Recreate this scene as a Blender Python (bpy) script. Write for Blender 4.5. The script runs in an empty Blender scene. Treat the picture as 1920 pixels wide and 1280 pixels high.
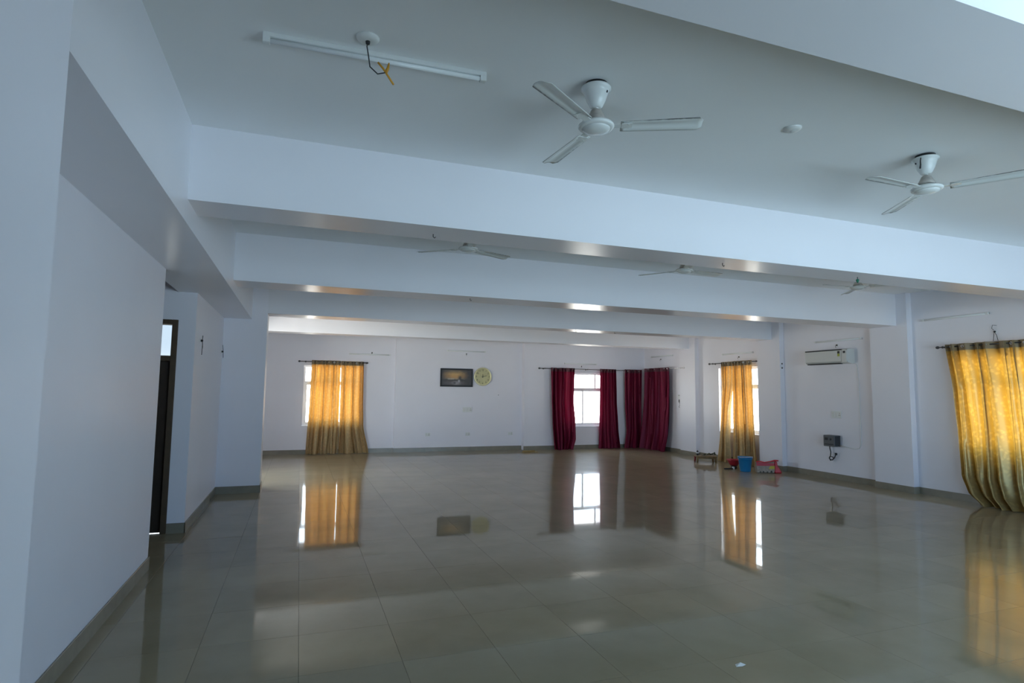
import bpy, math, random
from mathutils import Matrix, Vector

# ------------------------------------------------------------------ camera, sky, exposure
sc = bpy.context.scene
col = sc.collection
PI = math.pi

cam_data = bpy.data.cameras.new('camera')
cam_data.sensor_fit = 'HORIZONTAL'
cam_data.sensor_width = 36.0
cam_data.lens = 1095.2 / 1920.0 * 36.0
cam_data.clip_start = 0.02
cam = bpy.data.objects.new('camera', cam_data)
col.objects.link(cam)
RT = Vector((0.93998384, -0.34100613, 0.01205007))
UP = Vector((-0.04038449, -0.07611451, 0.99628092))
FW = Vector((0.33882071, 0.9369746, 0.08531777))
m3 = Matrix((RT, UP, -FW)).transposed()
cam.matrix_world = Matrix.Translation((0, 0, 1.6)) @ m3.to_4x4()
sc.camera = cam

world = bpy.data.worlds.new('overcast_sky')
sc.world = world
world.use_nodes = True
wn = world.node_tree.nodes
wl = world.node_tree.links
w_tc = wn.new('ShaderNodeTexCoord')
w_sep = wn.new('ShaderNodeSeparateXYZ')
w_ramp = wn.new('ShaderNodeValToRGB')          # sunlit ground below the horizon, pale blue sky above it
w_map = wn.new('ShaderNodeMapRange')
w_map.inputs['From Min'].default_value = -1.0
w_map.inputs['From Max'].default_value = 1.0
wl.new(w_tc.outputs['Generated'], w_sep.inputs['Vector'])
wl.new(w_sep.outputs['Z'], w_map.inputs['Value'])
wl.new(w_map.outputs['Result'], w_ramp.inputs['Fac'])
w_el = w_ramp.color_ramp.elements
w_el[0].position = 0.47
w_el[0].color = (1.0, 0.96, 0.88, 1)
w_el[1].position = 0.53
w_el[1].color = (0.44, 0.525, 0.61, 1)
wl.new(w_ramp.outputs['Color'], wn['Background'].inputs['Color'])
wn['Background'].inputs['Strength'].default_value = 18.0

sc.view_settings.view_transform = 'Standard'
sc.view_settings.look = 'None'
sc.view_settings.gamma = 1.0
sc.view_settings.use_curve_mapping = False
sc.view_settings.exposure = -0.13
cy = sc.cycles
cy.max_bounces = 14
cy.diffuse_bounces = 8
cy.glossy_bounces = 5
cy.transmission_bounces = 8
cy.transparent_max_bounces = 12
cy.caustics_reflective = False
cy.caustics_refractive = False
cy.sample_clamp_indirect = 6.0
cy.use_denoising = True


def portal(name, loc, rot, sx, sy):
    """Guides the sampling of the daylight through a window opening (gives no light itself)."""
    l = bpy.data.lights.new(name, 'AREA')
    l.shape = 'RECTANGLE'
    l.size = sx
    l.size_y = sy
    l.cycles.is_portal = True
    o = bpy.data.objects.new(name, l)
    o.location = loc
    o.rotation_euler = rot
    col.objects.link(o)


# ------------------------------------------------------------------ helpers
rnd = random.Random(7)


class MB:
    """Collects shapes, then links them as ONE mesh object."""

    def __init__(self):
        self.v = []
        self.f = []
        self.sm = []

    def add(self, vs, fs, smooth=False):
        n = len(self.v)
        self.v += [tuple(p) for p in vs]
        self.f += [tuple(i + n for i in f) for f in fs]
        self.sm += [smooth] * len(fs)
        return self

    def box(self, x0, x1, y0, y1, z0, z1):
        vs = [(x0, y0, z0), (x1, y0, z0), (x1, y1, z0), (x0, y1, z0),
              (x0, y0, z1), (x1, y0, z1), (x1, y1, z1), (x0, y1, z1)]
        fs = [(0, 3, 2, 1), (4, 5, 6, 7), (0, 1, 5, 4), (1, 2, 6, 5), (2, 3, 7, 6), (3, 0, 4, 7)]
        return self.add(vs, fs)

    def cbox(self, x0, x1, y0, y1, z0, z1, c):
        """Box with chamfered edges."""
        c = min(c, (x1 - x0) * .49, (y1 - y0) * .49, (z1 - z0) * .49)
        cx, cy_, cz = (x0 + x1) / 2, (y0 + y1) / 2, (z0 + z1) / 2
        hx, hy, hz = (x1 - x0) / 2, (y1 - y0) / 2, (z1 - z0) / 2
        vs = []
        idx = {}
        for sx in (-1, 1):
            for sy in (-1, 1):
                for sz in (-1, 1):
                    for k in range(3):
                        h = [hx - c, hy - c, hz - c]
                        h[k] += c
                        idx[(sx, sy, sz, k)] = len(vs)
                        vs.append((cx + sx * h[0], cy_ + sy * h[1], cz + sz * h[2]))
        fs = []
        S = (-1, 1)
        for s in S:
            fs.append([idx[(s, a, b, 0)] for a, b in ((-1, -1), (1, -1), (1, 1), (-1, 1))][::s])
            fs.append([idx[(a, s, b, 1)] for a, b in ((-1, -1), (1, -1), (1, 1), (-1, 1))][::-s])
            fs.append([idx[(a, b, s, 2)] for a, b in ((-1, -1), (1, -1), (1, 1), (-1, 1))][::s])
        for a in S:
            for b in S:
                q = [idx[(a, b, -1, 0)], idx[(a, b, 1, 0)], idx[(a, b, 1, 1)], idx[(a, b, -1, 1)]]
                fs.append(q if a * b < 0 else q[::-1])
                q = [idx[(a, -1, b, 0)], idx[(a, 1, b, 0)], idx[(a, 1, b, 2)], idx[(a, -1, b, 2)]]
                fs.append(q if a * b > 0 else q[::-1])
                q = [idx[(-1, a, b, 1)], idx[(1, a, b, 1)], idx[(1, a, b, 2)], idx[(-1, a, b, 2)]]
                fs.append(q if a * b < 0 else q[::-1])
        for a in S:
            for b in S:
                for d in S:
                    q = [idx[(a, b, d, 0)], idx[(a, b, d, 1)], idx[(a, b, d, 2)]]
                    fs.append(q if a * b * d > 0 else q[::-1])
        return self.add(vs, fs)

    def lathe(self, prof, c=(0, 0, 0), n=28, cap=True, axis='z'):
        vs = []
        for (r, h) in prof:
            for i in range(n):
                a = 2 * PI * i / n
                if axis == 'z':
                    vs.append((c[0] + r * math.cos(a), c[1] + r * math.sin(a), c[2] + h))
                elif axis == 'y':
                    vs.append((c[0] + r * math.cos(a), c[1] + h, c[2] - r * math.sin(a)))
                else:
                    vs.append((c[0] + h, c[1] + r * math.cos(a), c[2] + r * math.sin(a)))
        fs = []
        for k in range(len(prof) - 1):
            for i in range(n):
                j = (i + 1) % n
                fs.append((k * n + i, k * n + j, (k + 1) * n + j, (k + 1) * n + i))
        self.add(vs, fs, True)
        if cap:
            m = len(self.v) - len(vs)
            self.f.append(tuple(m + i for i in reversed(range(n))))
            self.f.append(tuple(m + (len(prof) - 1) * n + i for i in range(n)))
            self.sm += [False, False]
        return self

    def tube(self, pts, r, n=8, smooth=True):
        pts = [Vector(p) for p in pts]
        rs = r if isinstance(r, (list, tuple)) else [r] * len(pts)
        t0 = (pts[1] - pts[0]).normalized()
        ref = Vector((0, 0, 1)) if abs(t0.z) < .9 else Vector((1, 0, 0))
        u = t0.cross(ref).normalized()
        vs = []
        for i, p in enumerate(pts):
            a = pts[max(0, i - 1)]
            b = pts[min(len(pts) - 1, i + 1)]
            t = (b - a).normalized()
            u = (u - t * u.dot(t)).normalized()
            w = t.cross(u)
            for k in range(n):
                g = 2 * PI * k / n
                vs.append(p + (u * math.cos(g) + w * math.sin(g)) * rs[i])
        fs = []
        for i in range(len(pts) - 1):
            for k in range(n):
                j = (k + 1) % n
                fs.append((i * n + k, i * n + j, (i + 1) * n + j, (i + 1) * n + k))
        m = len(self.v)
        self.add(vs, fs, smooth)
        self.f.append(tuple(m + k for k in reversed(range(n))))
        self.f.append(tuple(m + (len(pts) - 1) * n + k for k in range(n)))
        self.sm += [False, False]
        return self

    def torus(self, c, R, r, normal, n=18, k=7):
        nm = Vector(normal).normalized()
        ref = Vector((0, 0, 1)) if abs(nm.z) < .9 else Vector((1, 0, 0))
        u = nm.cross(ref).normalized()
        w = nm.cross(u)
        vs = []
        fs = []
        for i in range(n):
            a = 2 * PI * i / n
            d = u * math.cos(a) + w * math.sin(a)
            for j in range(k):
                b = 2 * PI * j / k
                vs.append(Vector(c) + d * (R + r * math.cos(b)) + nm * r * math.sin(b))
        for i in range(n):
            for j in range(k):
                fs.append((i * k + j, ((i + 1) % n) * k + j, ((i + 1) % n) * k + (j + 1) % k, i * k + (j + 1) % k))
        return self.add(vs, fs, True)

    def mesh(self, name):
        me = bpy.data.meshes.new(name)
        me.from_pydata(self.v, [], self.f)
        me.polygons.foreach_set('use_smooth', self.sm)
        me.update()
        return me

    def build(self, name, mat, parent=None, label=None, kind=None):
        me = self.mesh(name)
        me.materials.append(mat)
        o = bpy.data.objects.new(name, me)
        col.objects.link(o)
        if parent is not None:
            o.parent = parent
        if label:
            o['label'] = label
        if kind:
            o['kind'] = kind
        return o


def thing(name, label, cat, loc=(0, 0, 0), rz=0.0, group=None):
    o = bpy.data.objects.new(name, None)
    o.empty_display_size = 0.1
    col.objects.link(o)
    o.location = loc
    o.rotation_euler = (0, 0, rz)
    o['label'] = label
    o['category'] = cat
    if group:
        o['group'] = group
    return o


def tag(o, label, cat, group=None):
    o['label'] = label
    o['category'] = cat
    if group:
        o['group'] = group
    return o


def struct(o, label=None):
    o['kind'] = 'structure'
    if label:
        o['label'] = label
    return o


def copy_tree(o, parent=None):
    c = o.copy()
    col.objects.link(c)
    c.parent = parent
    for ch in list(o.children):
        copy_tree(ch, c)
    return c


FAR, RIGHT, LEFT = PI, PI / 2, -PI / 2      # a wall's own frame: x along it, y out into the hall, z up


# ------------------------------------------------------------------ materials
def mat(name, base, rough=0.5, metal=0.0, spec=0.5, noise=0.0, nscale=8.0, bump=0.0, bscale=60.0, rnoise=0.0):
    m = bpy.data.materials.new(name)
    m.use_nodes = True
    nt = m.node_tree
    b = nt.nodes['Principled BSDF']
    b.inputs['Base Color'].default_value = (*base, 1)
    b.inputs['Roughness'].default_value = rough
    b.inputs['Metallic'].default_value = metal
    b.inputs['Specular IOR Level'].default_value = spec
    tc = nt.nodes.new('ShaderNodeTexCoord')
    if noise or rnoise:
        n = nt.nodes.new('ShaderNodeTexNoise')
        n.inputs['Scale'].default_value = nscale
        n.inputs['Detail'].default_value = 5
        nt.links.new(tc.outputs['Object'], n.inputs['Vector'])
        if noise:
            r = nt.nodes.new('ShaderNodeValToRGB')
            r.color_ramp.elements[0].position = .3
            r.color_ramp.elements[1].position = .7
            r.color_ramp.elements[0].color = (*[c * (1 - noise) for c in base], 1)
            r.color_ramp.elements[1].color = (*[min(1, c * (1 + noise * .5)) for c in base], 1)
            nt.links.new(n.outputs['Fac'], r.inputs['Fac'])
            nt.links.new(r.outputs['Color'], b.inputs['Base Color'])
        if rnoise:
            mr = nt.nodes.new('ShaderNodeMapRange')
            mr.inputs['To Min'].default_value = max(0.0, rough - rnoise)
            mr.inputs['To Max'].default_value = rough + rnoise
            nt.links.new(n.outputs['Fac'], mr.inputs['Value'])
            nt.links.new(mr.outputs['Result'], b.inputs['Roughness'])
    if bump:
        n2 = nt.nodes.new('ShaderNodeTexNoise')
        n2.inputs['Scale'].default_value = bscale
        n2.inputs['Detail'].default_value = 3
        nt.links.new(tc.outputs['Object'], n2.inputs['Vector'])
        bp = nt.nodes.new('ShaderNodeBump')
        bp.inputs['Strength'].default_value = bump
        bp.inputs['Distance'].default_value = .004
        nt.links.new(n2.outputs['Fac'], bp.inputs['Height'])
        nt.links.new(bp.outputs['Normal'], b.inputs['Normal'])
    return m


def mat_glass(name='window_glass', c=(.96, .97, .97)):
    m = bpy.data.materials.new(name)
    m.use_nodes = True
    nt = m.node_tree
    nt.nodes.remove(nt.nodes['Principled BSDF'])
    out = nt.nodes['Material Output']
    t = nt.nodes.new('ShaderNodeBsdfTransparent')
    t.inputs['Color'].default_value = (*c, 1)
    g = nt.nodes.new('ShaderNodeBsdfGlossy')
    g.inputs['Roughness'].default_value = .02
    mx = nt.nodes.new('ShaderNodeMixShader')
    mx.inputs['Fac'].default_value = .05
    nt.links.new(t.outputs['BSDF'], mx.inputs[1])
    nt.links.new(g.outputs['BSDF'], mx.inputs[2])
    nt.links.new(mx.outputs['Shader'], out.inputs['Surface'])
    return m


def mat_cloth(name, front, through, sheen_rough, gloss, tfac, pattern=0.0):
    """Thin woven cloth: reflects its colour and lets light glow through."""
    m = bpy.data.materials.new(name)
    m.use_nodes = True
    nt = m.node_tree
    L = nt.links
    nt.nodes.remove(nt.nodes['Principled BSDF'])
    out = nt.nodes['Material Output']
    tc = nt.nodes.new('ShaderNodeTexCoord')
    # damask-like motif and fine weave
    vor = nt.nodes.new('ShaderNodeTexVoronoi')
    vor.inputs['Scale'].default_value = 16
    n1 = nt.nodes.new('ShaderNodeTexNoise')
    n1.inputs['Scale'].default_value = 7
    n1.inputs['Detail'].default_value = 4
    mixv = nt.nodes.new('ShaderNodeVectorMath')
    mixv.operation = 'ADD'
    L.new(tc.outputs['Object'], n1.inputs['Vector'])
    sca = nt.nodes.new('ShaderNodeVectorMath')
    sca.operation = 'SCALE'
    sca.inputs['Scale'].default_value = .12
    L.new(n1.outputs['Color'], sca.inputs[0])
    L.new(tc.outputs['Object'], mixv.inputs[0])
    L.new(sca.outputs['Vector'], mixv.inputs[1])
    L.new(mixv.outputs['Vector'], vor.inputs['Vector'])
    rp = nt.nodes.new('ShaderNodeMapRange')
    rp.inputs['From Min'].default_value = .15
    rp.inputs['From Max'].default_value = .5
    rp.inputs['To Min'].default_value = 1.0 + pattern
    rp.inputs['To Max'].default_value = 1.0 - pattern
    L.new(vor.outputs['Distance'], rp.inputs['Value'])

    def tint(c):
        k = nt.nodes.new('ShaderNodeVectorMath')
        k.operation = 'SCALE'
        k.inputs[0].default_value = c
        L.new(rp.outputs['Result'], k.inputs['Scale'])
        return k.outputs['Vector']
    d = nt.nodes.new('ShaderNodeBsdfDiffuse')
    L.new(tint(front), d.inputs['Color'])
    t = nt.nodes.new('ShaderNodeBsdfTranslucent')
    L.new(tint(through), t.inputs['Color'])
    mx = nt.nodes.new('ShaderNodeMixShader')
    mx.inputs['Fac'].default_value = tfac
    L.new(d.outputs['BSDF'], mx.inputs[1])
    L.new(t.outputs['BSDF'], mx.inputs[2])
    g = nt.nodes.new('ShaderNodeBsdfGlossy')
    g.inputs['Roughness'].default_value = sheen_rough
    g.inputs['Color'].default_value = (*[min(1, c * 1.6 + .12) for c in front], 1)
    m2 = nt.nodes.new('ShaderNodeMixShader')
    m2.inputs['Fac'].default_value = gloss
    L.new(mx.outputs['Shader'], m2.inputs[1])
    L.new(g.outputs['BSDF'], m2.inputs[2])
    L.new(m2.outputs['Shader'], out.inputs['Surface'])
    return m


def mat_tile():
    m = mat('floor_tile', (.26, .235, .175), rough=.07)
    nt = m.node_tree
    L = nt.links
    b = nt.nodes['Principled BSDF']
    tc = nt.nodes.new('ShaderNodeTexCoord')
    oi = nt.nodes.new('ShaderNodeObjectInfo')
    geo = nt.nodes.new('ShaderNodeNewGeometry')
    n = nt.nodes.new('ShaderNodeTexNoise')
    n.inputs['Scale'].default_value = 1.7
    n.inputs['Detail'].default_value = 6
    n.inputs['Roughness'].default_value = .6
    L.new(geo.outputs['Position'], n.inputs['Vector'])
    r = nt.nodes.new('ShaderNodeValToRGB')
    r.color_ramp.elements[0].position = .3
    r.color_ramp.elements[1].position = .75
    r.color_ramp.elements[0].color = (.255, .213, .132, 1)
    r.color_ramp.elements[1].color = (.315, .27, .18, 1)
    L.new(n.outputs['Fac'], r.inputs['Fac'])
    hs = nt.nodes.new('ShaderNodeHueSaturation')
    mr = nt.nodes.new('ShaderNodeMapRange')
    mr.inputs['To Min'].default_value = .95
    mr.inputs['To Max'].default_value = 1.05
    L.new(oi.outputs['Random'], mr.inputs['Value'])
    L.new(mr.outputs['Result'], hs.inputs['Value'])
    L.new(r.outputs['Color'], hs.inputs['Color'])
    L.new(hs.outputs['Color'], b.inputs['Base Color'])
    n3 = nt.nodes.new('ShaderNodeTexNoise')
    n3.inputs['Scale'].default_value = 2.3
    n3.inputs['Detail'].default_value = 7
    L.new(geo.outputs['Position'], n3.inputs['Vector'])
    m3_ = nt.nodes.new('ShaderNodeMapRange')
    m3_.inputs['From Min'].default_value = .35
    m3_.inputs['From Max'].default_value = .75
    m3_.inputs['To Min'].default_value = .02
    m3_.inputs['To Max'].default_value = .07
    L.new(n3.outputs['Fac'], m3_.inputs['Value'])
    L.new(m3_.outputs['Result'], b.inputs['Roughness'])
    # a rougher second lobe gives a soft haze around the mirror image
    b2 = nt.nodes.new('ShaderNodeBsdfPrincipled')
    b2.inputs['Roughness'].default_value = .34
    L.new(hs.outputs['Color'], b2.inputs['Base Color'])
    mx = nt.nodes.new('ShaderNodeMixShader')
    mx.inputs['Fac'].default_value = .24
    L.new(b.outputs['BSDF'], mx.inputs[1])
    L.new(b2.outputs['BSDF'], mx.inputs[2])
    L.new(mx.outputs['Shader'], nt.nodes['Material Output'].inputs['Surface'])
    return m


def mat_blade():
    m = mat('fan_blade_enamel', (.72, .75, .74), rough=.35)
    nt = m.node_tree
    L = nt.links
    b = nt.nodes['Principled BSDF']
    tc = nt.nodes.new('ShaderNodeTexCoord')
    sep = nt.nodes.new('ShaderNodeSeparateXYZ')
    L.new(tc.outputs['Object'], sep.inputs['Vector'])
    n = nt.nodes.new('ShaderNodeTexNoise')
    n.inputs['Scale'].default_value = 30
    L.new(tc.outputs['Object'], n.inputs['Vector'])
    ad = nt.nodes.new('ShaderNodeMath')
    ad.operation = 'MULTIPLY_ADD'
    ad.inputs[1].default_value = .016
    L.new(n.outputs['Fac'], ad.inputs[0])
    ng = nt.nodes.new('ShaderNodeMath')
    ng.operation = 'MULTIPLY'
    ng.inputs[1].default_value = -1
    L.new(sep.outputs['Y'], ng.inputs[0])
    L.new(ng.outputs['Value'], ad.inputs[2])
    r = nt.nodes.new('ShaderNodeValToRGB')        # dust caught along the leading edge
    e = r.color_ramp.elements
    e[0].position = .0
    e[0].color = (.72, .75, .74, 1)
    e[1].position = 1.0
    e[1].color = (.10, .10, .10, 1)
    mr = nt.nodes.new('ShaderNodeMapRange')
    mr.inputs['From Min'].default_value = .050
    mr.inputs['From Max'].default_value = .062
    L.new(ad.outputs['Value'], mr.inputs['Value'])
    L.new(mr.outputs['Result'], r.inputs['Fac'])
    L.new(r.outputs['Color'], b.inputs['Base Color'])
    return m


def mat_painting():
    """Sunset over water between dark trees (flat print)."""
    m = mat('sunset_painting', (.2, .15, .1), rough=.4)
    nt = m.node_tree
    L = nt.links
    b = nt.nodes['Principled BSDF']
    tc = nt.nodes.new('ShaderNodeTexCoord')
    sep = nt.nodes.new('ShaderNodeSeparateXYZ')
    L.new(tc.outputs['Generated'], sep.inputs['Vector'])
    n = nt.nodes.new('ShaderNodeTexNoise')
    n.inputs['Scale'].default_value = 7
    n.inputs['Detail'].default_value = 6
    L.new(tc.outputs['Generated'], n.inputs['Vector'])
    zz = nt.nodes.new('ShaderNodeMath')
    zz.operation = 'MULTIPLY_ADD'
    zz.inputs[1].default_value = .16
    L.new(n.outputs['Fac'], zz.inputs[0])
    L.new(sep.outputs['Z'], zz.inputs[2])
    r = nt.nodes.new('ShaderNodeValToRGB')
    e = r.color_ramp.elements
    e[0].position = .05
    e[0].color = (.06, .045, .04, 1)
    e[1].position = 1.0
    e[1].color = (.20, .15, .09, 1)
    for p, c in ((.22, (.15, .13, .13)), (.34, (.10, .08, .07)), (.44, (.05, .045, .035)), (.50, (.36, .27, .17)), (.62, (.55, .30, .10)), (.82, (.60, .36, .12))):
        k = e.new(p)
        k.color = (*c, 1)
    L.new(zz.outputs['Value'], r.inputs['Fac'])
    # tree masses on both sides
    ax = nt.nodes.new('ShaderNodeMath')
    ax.operation = 'SUBTRACT'
    ax.inputs[1].default_value = .56
    L.new(sep.outputs['X'], ax.inputs[0])
    ab = nt.nodes.new('ShaderNodeMath')
    ab.operation = 'ABSOLUTE'
    L.new(ax.outputs['Value'], ab.inputs[0])
    aw = nt.nodes.new('ShaderNodeMath')
    aw.operation = 'MULTIPLY_ADD'
    aw.inputs[1].default_value = .22
    L.new(n.outputs['Fac'], aw.inputs[0])
    L.new(ab.outputs['Value'], aw.inputs[2])
    mr = nt.nodes.new('ShaderNodeMapRange')
    mr.inputs['From Min'].default_value = .20
    mr.inputs['From Max'].default_value = .56
    L.new(aw.outputs['Value'], mr.inputs['Value'])
    mx = nt.nodes.new('ShaderNodeMix')
    mx.data_type = 'RGBA'
    mx.inputs[7].default_value = (.055, .045, .04, 1)
    L.new(mr.outputs['Result'], mx.inputs['Factor'])
    L.new(r.outputs['Color'], mx.inputs[6])
    cur = mx.outputs[2]

    def patch(x0, x1, z0, z1, soft, color, cur):
        def band(src, lo, hi):
            u = nt.nodes.new('ShaderNodeMath')
            u.operation = 'SUBTRACT'
            u.inputs[1].default_value = (lo + hi) / 2
            L.new(src, u.inputs[0])
            a_ = nt.nodes.new('ShaderNodeMath')
            a_.operation = 'ABSOLUTE'
            L.new(u.outputs['Value'], a_.inputs[0])
            k = nt.nodes.new('ShaderNodeMapRange')
            k.inputs['From Min'].default_value = (hi - lo) / 2 + soft
            k.inputs['From Max'].default_value = max(0.0, (hi - lo) / 2 - soft)
            L.new(a_.outputs['Value'], k.inputs['Value'])
            return k.outputs['Result']
        ml = nt.nodes.new('ShaderNodeMath')
        ml.operation = 'MULTIPLY'
        L.new(band(sep.outputs['X'], x0, x1), ml.inputs[0])
        L.new(band(sep.outputs['Z'], z0, z1), ml.inputs[1])
        q_ = nt.nodes.new('ShaderNodeMix')
        q_.data_type = 'RGBA'
        q_.inputs[7].default_value = (*color, 1)
        L.new(ml.outputs['Value'], q_.inputs['Factor'])
        L.new(cur, q_.inputs[6])
        return q_.outputs[2]
    # the print is seen from the hall: its left side is at x = 1
    cur = patch(.36, .42, .34, .60, .06, (.03, .03, .025), cur)      # tree by the water
    cur = patch(.58, .80, .385, .42, .02, (.55, .48, .36), cur)      # light on the horizon
    cur = patch(.42, .60, .04, .24, .09, (.30, .28, .29), cur)       # pale stream
    cur = patch(.40, .44, .20, .36, .03, (.42, .42, .44), cur)       # waterfall
    cur = patch(.54, .60, .10, .20, .04, (.03, .03, .03), cur)
    L.new(cur, b.inputs['Base Color'])
    return m


M = {
    'paint': mat('wall_paint', (.80, .795, .85), rough=.40, noise=.03, nscale=.9, bump=.05, bscale=35),
    'ceiling': mat('ceiling_paint', (.86, .87, .87), rough=.55, noise=.03, nscale=.7),
    'soffit': mat('beam_enamel', (.81, .808, .85), rough=.27, noise=.02, nscale=.9, bump=.03, bscale=9),
    'skirt': mat('skirting_tile', (.24, .22, .17), rough=.25, noise=.12, nscale=6),
    'grout': mat('floor_grout', (.06, .055, .045), rough=.8),
    'tile': mat_tile(),
    'glass': mat_glass(),
    'frosted': mat_glass('frosted_transom', (.31, .32, .325)),
    'added_tint': mat_glass('added_tint_glass', (.615, .735, .84)),  # tint added to cool and dim the daylight coming from behind the camera
    'upvc': mat('white_window_frame', (.82, .83, .84), rough=.3),
    'gold': mat_cloth('gold_satin', (.62, .44, .22), (.345, .155, .026), .38, .10, .50, .10),
    'damask': mat_cloth('gold_damask', (.50, .37, .15), (.37, .195, .022), .34, .14, .50, .16),
    'goldhead': mat('gold_heading', (.26, .19, .10), rough=.5),
    'maroon': mat_cloth('maroon_velvet', (.17, .010, .036), (.10, .003, .012), .42, .09, .15, .05),
    'marhead': mat('maroon_heading', (.085, .006, .02), rough=.5),
    'steel': mat('dark_steel', (.08, .08, .085), rough=.35, metal=.7),
    'chrome': mat('chrome_ring', (.75, .75, .76), rough=.2, metal=1),
    'white': mat('white_plastic', (.75, .77, .76), rough=.35),
    'cream': mat('cream_plastic', (.70, .71, .69), rough=.4),
    'blade': mat_blade(),
    'enamel': mat('white_fan_enamel', (.76, .79, .78), rough=.25),
    'dustcone': mat('dusty_motor_cone', (.52, .48, .44), rough=.5, noise=.25, nscale=30),
    'black': mat('black_rubber', (.012, .012, .014), rough=.5),
    'wood': mat('stool_wood', (.20, .12, .04), rough=.5, noise=.3, nscale=14),
    'woodred': mat('red_painted_wood', (.25, .03, .03), rough=.5),
    'door': mat('dark_brown_door', (.028, .016, .008), rough=.45, noise=.3, nscale=9),
    'frame': mat('brown_door_frame', (.075, .048, .026), rough=.5, noise=.2, nscale=9),
    'blue': mat('blue_bucket_plastic', (.01, .19, .42), rough=.35),
    'red': mat('red_plastic', (.55, .010, .025), rough=.35),
    'pinkred': mat('faded_red_plastic', (.46, .022, .045), rough=.45),
    'yellow': mat('yellow_print', (.55, .42, .03), rough=.5),
    'bagwhite': mat('pale_bag_print', (.36, .29, .23), rough=.5, noise=.3, nscale=25),
    'grey': mat('grey_stabiliser', (.10, .105, .11), rough=.45),
    'dgrey': mat('dark_grey_plastic', (.03, .032, .036), rough=.5),
    'acwhite': mat('air_conditioner_plastic', (.62, .63, .61), rough=.4),
    'sticker': mat('rating_sticker', (.38, .42, .06), rough=.5),
    'clockgold': mat('gold_clock_rim', (.85, .80, .50), rough=.3, metal=.6),
    'dial': mat('gold_clock_dial', (.60, .56, .29), rough=.35, noise=.12, nscale=10),
    'painting': mat_painting(),
    'orange': mat('orange_tie', (.62, .30, .02), rough=.5),
    'leaf': mat('dried_leaf', (.035, .045, .02), rough=.7, noise=.3, nscale=30),
    'twig': mat('pale_twig', (.22, .20, .12), rough=.7),
    'paper': mat('paper_scrap', (.75, .75, .73), rough=.7),
    'straw': mat('straw_mat', (.35, .25, .10), rough=.8, noise=.3, nscale=20),
    'green': mat('green_cap', (.01, .16, .09), rough=.5),
    'tubeglass': mat('fluorescent_tube', (.82, .85, .86), rough=.15),
    'print': mat('dark_print', (.03, .03, .02), rough=.6),
}

# ------------------------------------------------------------------ the hall
ZC = 3.35
XR, XP = 9.72, 9.60            # right wall, inner faces of its pillars
XA, XB = -1.196, -0.744        # near left wall, inner side of the beam above it
XW, XK = -1.14, -0.52          # left wall further on, left columns
YF0 = -1.8


def wall_x(name, x0, x1, y0, y1, holes, side_mat='paint', z1=ZC, label=None):
    """A wall running along Y, with openings (ya, yb, za, zb)."""
    m = MB()
    y = y0
    for (a, b, c, d) in sorted(holes):
        m.box(x0, x1, y, a, 0, z1)
        if c > 0:
            m.box(x0, x1, a, b, 0, c)
        m.box(x0, x1, a, b, d, z1)
        y = b
    m.box(x0, x1, y, y1, 0, z1)
    return struct(m.build(name, M[side_mat]), label)


def wall_y_parts(m, x0, x1, y0, y1, holes, z1=ZC):
    x = x0
    for (a, b, c, d) in sorted(holes):
        m.box(x, a, y0, y1, 0, z1)
        if c > 0:
            m.box(a, b, y0, y1, 0, c)
        m.box(a, b, y0, y1, d, z1)
        x = b
    m.box(x, x1, y0, y1, 0, z1)


# openings
R_NEAR = (5.0, 6.27, .72, 2.22)
R_MID = (10.47, 11.84, .70, 2.23)
F_LEFT = (.09, 1.50, .70, 2.19)
F_RIGHT = (6.95, 8.40, .64, 2.15)
L_ALC = (10.7, 12.6, .25, 2.70)
B_WIN = (2.3, 7.9, .05, 2.6)

# floor: a slab with a polished tile laid on it, one by one
floor = struct(MB().box(-3.7, 9.95, -2.05, 15.7, -.25, -.0085).build('floor', M['grout']), 'polished beige tiled floor of the hall')
TS = .58
tile_mb = MB()
q = TS / 2 - .0008
tile_mb.cbox(-q, q, -q, q, -.008, 0, .0006)
tile_me = tile_mb.mesh('floor_tile')
tile_me.materials.append(M['tile'])
F_, CX, CY = 1095.2, 960, 640


def px(P):
    d = Vector(P) - Vector((0, 0, 1.6))
    w = d.dot(FW)
    if w < .2:
        return None
    return (CX + F_ * d.dot(RT) / w, CY - F_ * d.dot(UP) / w, w)


cells = []
for i in range(-5, 19):
    for j in range(-11, 20):
        x = -1.10 + TS * (i + .5)
        y = 4.19 + TS * (j + .5)
        if x > 9.95 or y > 15.6 or y < -2.1:
            continue
        if x < -1.5 and not (6.0 < y < 7.5):
            continue
        p = px((x, y, 0))
        vis = p is not None and -80 < p[0] < 2000 and p[1] < 1380
        area = 1.0 / (p[2] ** 3) if vis else 0
        cells.append((area, x, y))
cells.sort(key=lambda c: -c[0])
rest = MB()
tr = random.Random(3)
for k, (ar, x, y) in enumerate(cells):
    ax, ay = tr.gauss(0, .0004), tr.gauss(0, .0004)
    if k < 300 and ar > 0:
        o = bpy.data.objects.new('floor_tile', tile_me)
        o.location = (x, y, 0)
        o.rotation_euler = (ax, ay, 0)
        o.parent = floor
        col.objects.link(o)
    else:
        vs = [(v[0] + x, v[1] + y, v[2] + v[1] * ax - v[0] * ay) for v in tile_mb.v]
        rest.add(vs, tile_mb.f)
rest.build('floor_tile_field', M['tile'], floor, kind='stuff')

struct(MB().box(-3.7, 9.95, -2.05, 15.7, ZC, ZC + .15).build('ceiling', M['ceiling']), 'flat painted concrete ceiling')

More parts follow.
